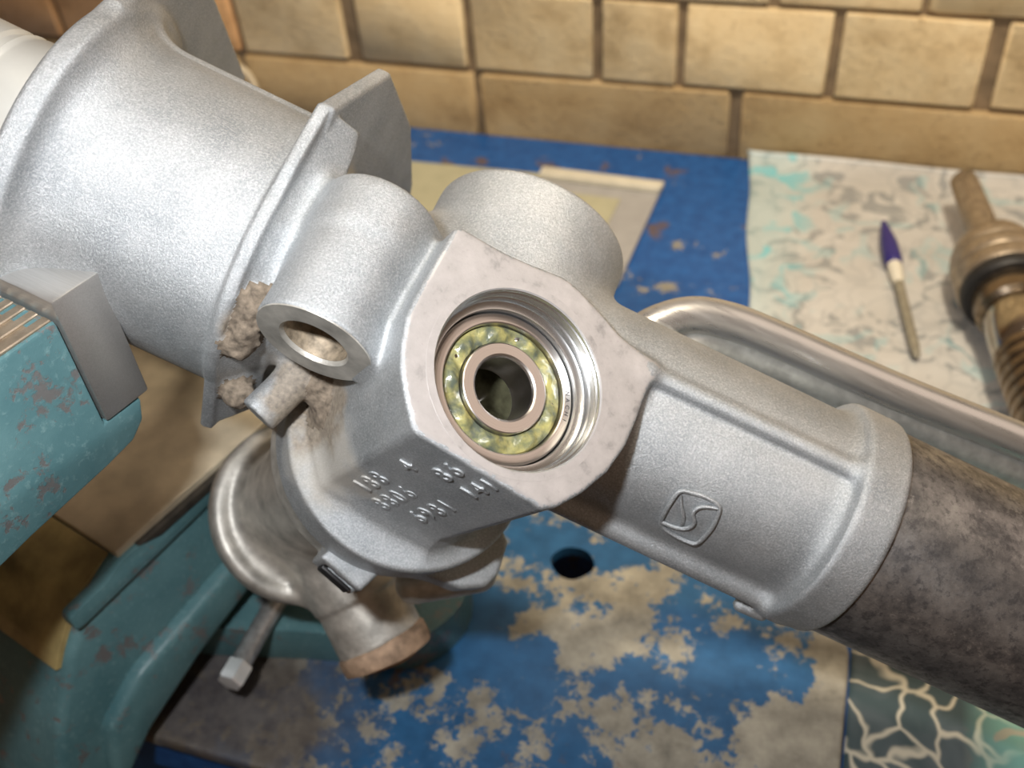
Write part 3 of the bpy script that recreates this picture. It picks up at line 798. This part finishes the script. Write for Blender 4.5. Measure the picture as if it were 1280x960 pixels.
# lower valve tower (separate casting bolted on below)
def build_valve(P):
    x, y, z = P; one = np.zeros((x.size, y.size, z.size), np.float32)
    tower = sd_cyl(P, pin(1, 0, 0), PN, -180, -80, 25.0, 1)
    top = sd_cyl(P, pin(1.7, 0.6, 0), PN, -93, -81.5, 38.2, 1.5)
    # bolt lug and window tab on the joint flange
    q = [x - FC[0], y - FC[1], z - FC[2]]
    u = q[0] * np.float32(PU[0]) + q[1] * np.float32(PU[1]) + q[2] * np.float32(PU[2])
    v = q[0] * np.float32(PV[0]) + q[1] * np.float32(PV[1]) + q[2] * np.float32(PV[2])
    w = q[0] * np.float32(PN[0]) + q[1] * np.float32(PN[1]) + q[2] * np.float32(PN[2])
    lug = extrude(sd_poly2(u, v, [(20, -30), (41, -27.5), (48.5, -23), (51, -17), (50, -6), (36, 6), (20, 6)]), w, -95, -85.5, 1.5)
    tab = extrude(sd_poly2(u, v, [(-6, -41), (9.5, -44.5), (13, -36), (-2, -30)]), w, -92, -80.5, 1.2)
    disc2 = sd_cyl(P, pin(3.5, -2, 0), PN, -187, -177, 36.4, 3.0)
    dish = sd_cyl(P, pin(3.5, -2, 0), PN, -177.8, -170, 31.0, 0.8)
    disc2 = smax(disc2, -dish, 2.0)
    pd = unit((0.79, -0.61, 0.08)); b0 = pin(0, 0, -168)
    port = smin(sd_cyl(P, b0, pd, -10, 62, 17.0, 0.8), sd_cyl(P, b0, pd, -10, 43, 18.0, 0.6), 0.8)
    arm = sd_caps(P, arr(2, -84, -62), arr(21, -72, -66), 7.0)
    slot = extrude(sd_poly2(u, v, [(-3.5, -48), (8, -50), (9.5, -38.8), (-2.0, -36)]), w, -89.5, -84.5, 0.6)
    body = smin(tower, top, 7.0); body = smin(body, lug, 5.0); body = smin(body, tab, 1.2)
    body = smin(body, smin(port, arm, 4.0), 6.0); F = smin(body, disc2, 8.0)
    F = np.maximum(F, -slot)
    F = F + one
    prims = [np.minimum(tower, top) + one, smin(lug, lug, 0) + one, disc2 + one, port + one, arm + one, tab + one]
    def lab(C, Nn, g): return np.stack([p[g[:, 0], g[:, 1], g[:, 2]] for p in prims], 1).argmin(1)
    return F.astype(np.float32), lab
valve = bpy.data.objects.new('valve_tower', None); COL.objects.link(valve); valve.parent = housing; valve.empty_display_size = 0.01
valve['label'] = 'duller weathered casting bolted on underneath, with a side port'
vd = casting((-100, -150, -135), (70, 10, 10), 1.1, build_valve, ['tower', 'bolt_lug', 'end_disc', 'side_port', 'port_arm', 'rim_tab'],
             [M['valve'], M['cast'], M['valve'], M['valve'], M['valve'], M['cast']], valve)
bm = bmesh.new(); prism(bm, [(-3.4, -41.3), (7.3, -43.7), (7.5, -45.0), (-3.2, -42.6)], -90.2, -85.4, lambda u, v, h: pin(u, v, h), 0.4)  # black piece put in for the shade the carved slot doesn't show
o = from_bm('tab_slot_shade', bm, M['black'], valve); o['label'] = 'black piece standing for the shade in the rim tab slot'
bm = bmesh.new(); lathe(bm, [(16.0, 60.5), (17.3, 61.5), (17.8, 62.2), (17.8, 67.5), (17.2, 69), (12, 69.8), (11, 71), (0.01, 71)], pin(0, 0, -168), unit((0.79, -0.61, 0.08)), 72,
                         wobble=lambda r, h, t: (r * (1 + 0.02 * math.sin(3 * t + 1) + 0.012 * math.sin(7 * t)), h + 0.8 * math.sin(2 * t) * (h > 65)))
o = from_bm('port_cap', bm, M['rust'], valve); o['label'] = 'rusty brown cap on the side port'

# ================================================================== BEARING (rests in the bore: a thing of its own)
BW = -8.4
def rackp(p): return (O + RA * p[0] + RB * p[1] + RC * p[2])
def rackd(v): return RA * v[0] + RB * v[1] + RC * v[2]
BM4 = mat_cols(rackd(PU), rackd(PV), rackd(PN), rackp(pin(0, 0, BW)) * MM)
bearing = empty('ball_bearing', 'open steel ball bearing packed with yellow green grease, seated in the housing bore', 'bearing', BM4)
bm = bmesh.new(); lathe(bm, [(20.0, -0.7), (19.5, -0.1), (19.2, 0), (17.5, 0), (17.2, -0.2), (17.05, -0.7), (17.05, -4), (17.9, -6), (17.05, -8), (17.05, -12), (19.5, -12), (20.0, -11.5)], seg=144, closed=True)
oring = from_bm('outer_ring', bm, M['ring'], bearing, True, 25)
bm = bmesh.new(); lathe(bm, [(12.0, -0.7), (11.9, -0.15), (11.6, 0), (9.0, 0), (8.5, -0.3), (8.2, -0.9), (8.2, -11.5), (9, -12), (12.0, -12), (12.0, -8), (11.0, -6), (12.0, -4)], seg=128, closed=True)
from_bm('inner_ring', bm, M['ring'], bearing, True, 25)
bme = bpy.data.meshes.new('ball'); bm = bmesh.new(); bmesh.ops.create_uvsphere(bm, u_segments=24, v_segments=16, radius=3.3 * MM); bm.to_mesh(bme); bm.free()
bme.materials.append(M['ball'])
for p in bme.polygons: p.use_smooth = True
for k in range(9):
    t = 2 * math.pi * (k + 0.3) / 9
    o = bpy.data.objects.new('ball', bme); COL.objects.link(o); o.parent = bearing
    o.location = (14.25 * MM * math.cos(t), 14.25 * MM * math.sin(t), -4.6 * MM)
def cage_w(r, h, t):
    f = math.cos(9 * t - 0.3 * 2 * math.pi)
    return r, h - 3.4 + 1.3 * f
bm = bmesh.new(); lathe(bm, [(13.2, 0.4), (15.4, 0.4), (15.4, -0.3), (13.2, -0.3)], seg=144, closed=True, wobble=cage_w)
from_bm('cage', bm, M['cage'], bearing)
rg = random.Random(3)
ph = [rg.uniform(0, 6.28) for _ in range(8)]
def grease_w(r, h, t):
    s = (r - 14.5) / 2.55
    b_ = 1.5 * math.cos(9 * t - 0.6 * math.pi) + 0.45 * math.sin(5 * t + ph[0]) + 0.35 * math.sin(13 * t + ph[1]) * math.cos(3 * s + ph[2]) + 0.3 * math.sin(23 * t + 4 * s + ph[3])
    return r, h + (0.95 * (1 - s * s) + 0.5 * b_ * (1 - s * s))
bm = bmesh.new(); lathe(bm, [(11.97 + 5.1 * k / 14, -1.75 - (0.9 if k in (0, 14) else 0)) for k in range(15)], seg=216, wobble=grease_w)
o = from_bm('grease', bm, M['grease'], bearing); o['kind'] = 'stuff'; o['label'] = 'yellow green grease packed between the rings'
# lettering etched on the outer ring
its = []
for k, ch in enumerate('NACHI'):
    t = math.radians(27 - 5.8 * k)
    me = text_mesh(ch, 1.7, 0.02)
    pos = Vector((18.4 * math.cos(t), 18.4 * math.sin(t), 0.03)) * MM
    its.append((me, Matrix.Translation(pos) @ Matrix.Rotation(t - math.pi / 2, 4, 'Z')))
o = join_text('etched_lettering', its, M['ink'], oring); o['label'] = 'small grey letters etched on the ring'
# dark hub end seen deep in the bore
# ================================================================== VISE
VA = -math.atan2(0.28, 0.96)
vise = empty('bench_vise', 'heavy teal bench vise with steel jaws holding the housing at left', 'vise', Matrix.Rotation(VA, 4, 'Z'))
def vis(name, bm, mat, parent=None, smooth=True, angle=35): return from_bm(name, bm, mat, parent or vise, smooth, angle)
rsz = lambda s, z, r: (r, s, z)
bm = bmesh.new(); prism(bm, [(92, 256), (40, 255), (0, 246), (-20, 226), (-20, 190), (30, 196), (50, 203.5), (61, 205), (88, 207.5), (97.5, 209), (102.5, 213), (104.5, 220.0), (92, 220.5)], -340, -208.8, rsz, 1.0)
mj = vis('movable_jaw', bm, M['teal'])
bm = bmesh.new(); prism(bm, [(40, 200), (20, 100), (-60, 70), (-60, 230), (0, 235)], -420, -315, rsz, 3)
vis('jaw_neck', bm, M['teal'])
bm = bmesh.new()
box(bm, -338, -210, 30, 91.5, 255.0, 255.9)
for k in range(26): box(bm, -338 + k * 5, -336.2 + k * 5 + 1.2, 30, 91.5, 255.4, 256.6, 0.3, 1)
vis('jaw_top_ribs', bm, M['worn_steel'], mj)
bm = bmesh.new(); prism(bm, [(92.5, 220.8), (107.3, 220.8), (107.3, 261.6), (92.5, 261.6)], -338, -208.2, rsz, 0.8)
o = vis('jaw_plate', bm, M['steel']); o['label'] = 'bright ground steel jaw plate'
# fixed jaw behind the barrel
bm = bmesh.new(); prism(bm, [(203, 110), (203, 213), (206, 232), (232, 232), (262, 180), (275, 110)], -400, -285, rsz, 3)
vis('fixed_jaw', bm, M['teal'])
bm = bmesh.new(); prism(bm, [(188.5, 210), (203, 210), (203, 236), (188.5, 236)], -398, -283, rsz, 0.8)
vis('jaw_plate', bm, M['steel'])
# body: channel with a machined top, swelling front, tongue on the side
bm = bmesh.new(); prism(bm, [(100, 113), (82, 104), (68, 88), (50, 60), (32, 20), (30, -18), (60, 5), (78, 26), (110, 38), (150, 48), (170, 27), (340, 27), (340, 113)], -430, -269, rsz, 4.0, 3)
bd = vis('vise_body', bm, M['teal'])
bm = bmesh.new(); prism(bm, [(100.5, 108), (340, 108), (340, 115.3), (100.5, 115.3)], -429, -268.6, rsz, 0.7)
o = vis('slide_way', bm, M['way']); o['label'] = 'flat machined way, oily and reflective'
bm = bmesh.new(); prism(bm, [(100, 113.6), (80.5, 105.8), (65.6, 89.5), (62.0, 83), (66, 81), (99.5, 104)], -428, -273, rsz, 0.8)
vis('oily_front', bm, M['oily'], bd)
bm = bmesh.new(); prism(bm, rounded([(74, 107.5), (74, 99), (150, 103), (345, 107.0), (345, 112.6), (100, 112.0), (92, 108.5)], [3, 3, 0, 0, 0, 3, 3], 5), -272, -266.2, rsz, 1.0)
vis('guide_strip', bm, M['teal'], bd)
bm = bmesh.new(); prism(bm, [(108, 112.4), (345, 112.4), (345, 108.8), (118, 108.4)], -272, -265.6, rsz, 0.4)  # dark strip: rusty edge with the shade below the way coloured in
vis('rusty_shaded_edge', bm, M['edge_dark'], bd)
bm = bmesh.new(); prism(bm, [(64, 46), (84, 58), (150, 68), (170, 40), (150, 48), (110, 38), (78, 26), (52, 6)], -275, -262.5, rsz, 3.5, 3)
vis('side_ridge', bm, M['teal'], bd)
# base and swivel
VI = Matrix.Rotation(-VA, 4, 'Z')
def w2v(x, y, z):
    p = VI @ Vector((x, y, z)); return (p.x, p.y, p.z)
BASE = rounded([(-420, 160), (-243, 194), (-183, 207), (-136, 213), (-122, 240), (-140, 290), (-165, 350), (-420, 350)], [5, 6, 10, 16, 14, 12, 20, 5], 6)
bm = bmesh.new(); prism(bm, BASE, 6.6, 29, lambda u, v, h: w2v(u, v, h), 3.0, 3)
vis('base', bm, M['teal'])
bm = bmesh.new(); lathe(bm, [(52, 28.5), (50, 32), (50, 52), (44, 56), (20, 56)], w2v(-240, 290, 0), (0, 0, 1), 64)
vis('swivel', bm, M['teal'])
lv = bmesh.new(); tube(lv, [w2v(-200, 262, 36), w2v(-203, 216.5, 37), w2v(-203.5, 178, 37)], 4.6, 20, 4)
lever = vis('swivel_lever', lv, M['grey_rod'])
bm = bmesh.new(); lathe(bm, [(4.4, 0), (5.9, 0.3), (6.0, 1.2), (6.0, 8.5), (5.4, 9.6), (3, 10), (0.01, 10)], w2v(-203.4, 180, 37), arr(*w2v(-203.5, 178, 37)) - arr(*w2v(-203, 216.5, 37)), 6)
o = vis('lever_knob', bm, M['chrome'], lever, True, 30); o['label'] = 'bright hexagonal end'

# ================================================================== THINGS ON THE BENCH
# ballpoint pen on the cloth
pa = arr(44.5, 617.5, 8.0); pb = arr(69, 483, 5.5); pd_ = unit(pb - pa); Lp = np.linalg.norm(pb - pa)
pen = empty('pen', 'thin pen with a pointed dark blue cap lying on the oilcloth', 'pen', Matrix.Translation(Vector(pa * MM)))
for nm, prof, mt in (('cap', [(0.01, -1), (1.8, 0), (3.2, 8), (5.6, 24), (6.0, 38), (5.4, 47), (4.6, 48), (2, 48)], 'navy'),
                     ('ferrule', [(3, 46), (4.6, 47), (4.4, 58), (3.2, 67), (2, 67.5)], 'white'),
                     ('pen_body', [(2, 65), (3.1, 66), (3.0, Lp - 12), (2.2, Lp - 2), (0.8, Lp), (0.01, Lp)], 'penrod')):
    bm = bmesh.new(); lathe(bm, prof, (0, 0, 0), pd_, 24); from_bm(nm, bm, M[mt], pen)

# steering valve shaft
sa = arr(91.6, 640, 30); sb = arr(120, 489, 30); sd_ = unit(sb - sa)
shaft = empty('valve_shaft', 'oily steering valve shaft with splined stub and bright ground band, lying on the oilcloth', 'shaft', Matrix.Translation(Vector(sa * MM)))
sz_ = arr(0, 0, 0)
bm = bmesh.new()
lathe(bm, [(0.01, -6), (7.4, -6), (8.2, -5), (8.6, 10), (9.0, 60), (10, 74)], sz_, sd_, 48, wobble=lambda r, h, t: (r + (0.35 * math.cos(24 * t) if 7 < r < 9.5 else 0), h))
from_bm('splined_stub', bm, M['worn_steel'], shaft)
bm = bmesh.new(); lathe(bm, [(8, 69), (17, 71), (22, 75), (25, 83), (26.6, 89), (25.6, 91.2), (26.8, 93), (27.2, 101), (26, 103.2), (27, 105), (27.2, 113), (26.2, 115), (20, 115)], sz_, sd_, 64)
from_bm('ribbed_collar', bm, M['worn_steel'], shaft)
bm = bmesh.new(); lathe(bm, [(15, 114), (25.6, 115), (26.3, 117), (26.3, 121), (25, 123), (15, 123)], sz_, sd_, 64)
from_bm('seal_ring', bm, M['black'], shaft)
bm = bmesh.new(); lathe(bm, [(15, 122), (21.0, 122.5), (21.5, 124), (21.5, 137), (18.8, 140), (18.8, 141)], sz_, sd_, 64)
from_bm('shaft_body', bm, M['gunmetal'], shaft)
bm = bmesh.new(); lathe(bm, [(18.8, 140), (19.4, 141), (19.4, 173), (18.6, 174)], sz_, sd_, 64)
o = from_bm('ground_band', bm, M['band'], shaft); o['label'] = 'bright ground band'
bm = bmesh.new()
pr = [(18.6, 173.5)]
for k in range(7): pr += [(20.5, 175 + k * 8), (20.5, 179 + k * 8), (18.2, 180 + k * 8), (18.2, 182 + k * 8)]
lathe(bm, pr + [(12, 233), (0.01, 233)], sz_, sd_, 64)
from_bm('grooved_spool', bm, M['gunmetal'], shaft)

# paper sheet and board folder behind the housing
bm = bmesh.new(); prism(bm, [(-330, 643), (-163, 646), (-165, 520), (-330, 520)], 0.3, 1.2, lambda u, v, h: (u, v, h))
tag(from_bm('paper_sheet', bm, M['paper'], smooth=False), 'pale greenish paper sheet lying on the blue bench behind the housing', 'paper')
fold = empty('board_folder', 'grey board folder with a pale raised edge lying beside the paper sheet', 'folder', Matrix.Translation((-0.17, 0.56, 0)))
fo = lambda u, v, h: (u + 170, v - 560, h)
bm = bmesh.new(); prism(bm, [(-205, 638), (-112, 636), (-117, 516), (-210, 518)], 1.3, 4.0, fo); from_bm('cover', bm, M['board'], fold, smooth=False)
bm = bmesh.new(); prism(bm, [(-205, 644), (-110, 640), (-112, 629), (-205, 632)], 3.9, 9.0, fo, 1); from_bm('raised_edge', bm, M['rim'], fold)
bm = bmesh.new(); prism(bm, [(-203, 618), (-138, 616), (-143, 522), (-207, 522)], 4.05, 4.9, fo); from_bm('inner_sheet', bm, M['paper'], fold, smooth=False)

# cream cable loop by the wall
bm = bmesh.new()
cx_, cz_ = -484, 30
tube(bm, [(cx_ + 23 * math.cos(t), 672 + 3 * math.sin(2 * t), cz_ + 27 * math.sin(t)) for t in [2 * math.pi * k / 16 for k in range(16)]], 3.0, 12, 3, closed=True)
tag(from_bm('cable_loop', bm, M['cream']), 'loop of cream cable standing on the bench by the wall', 'cable')
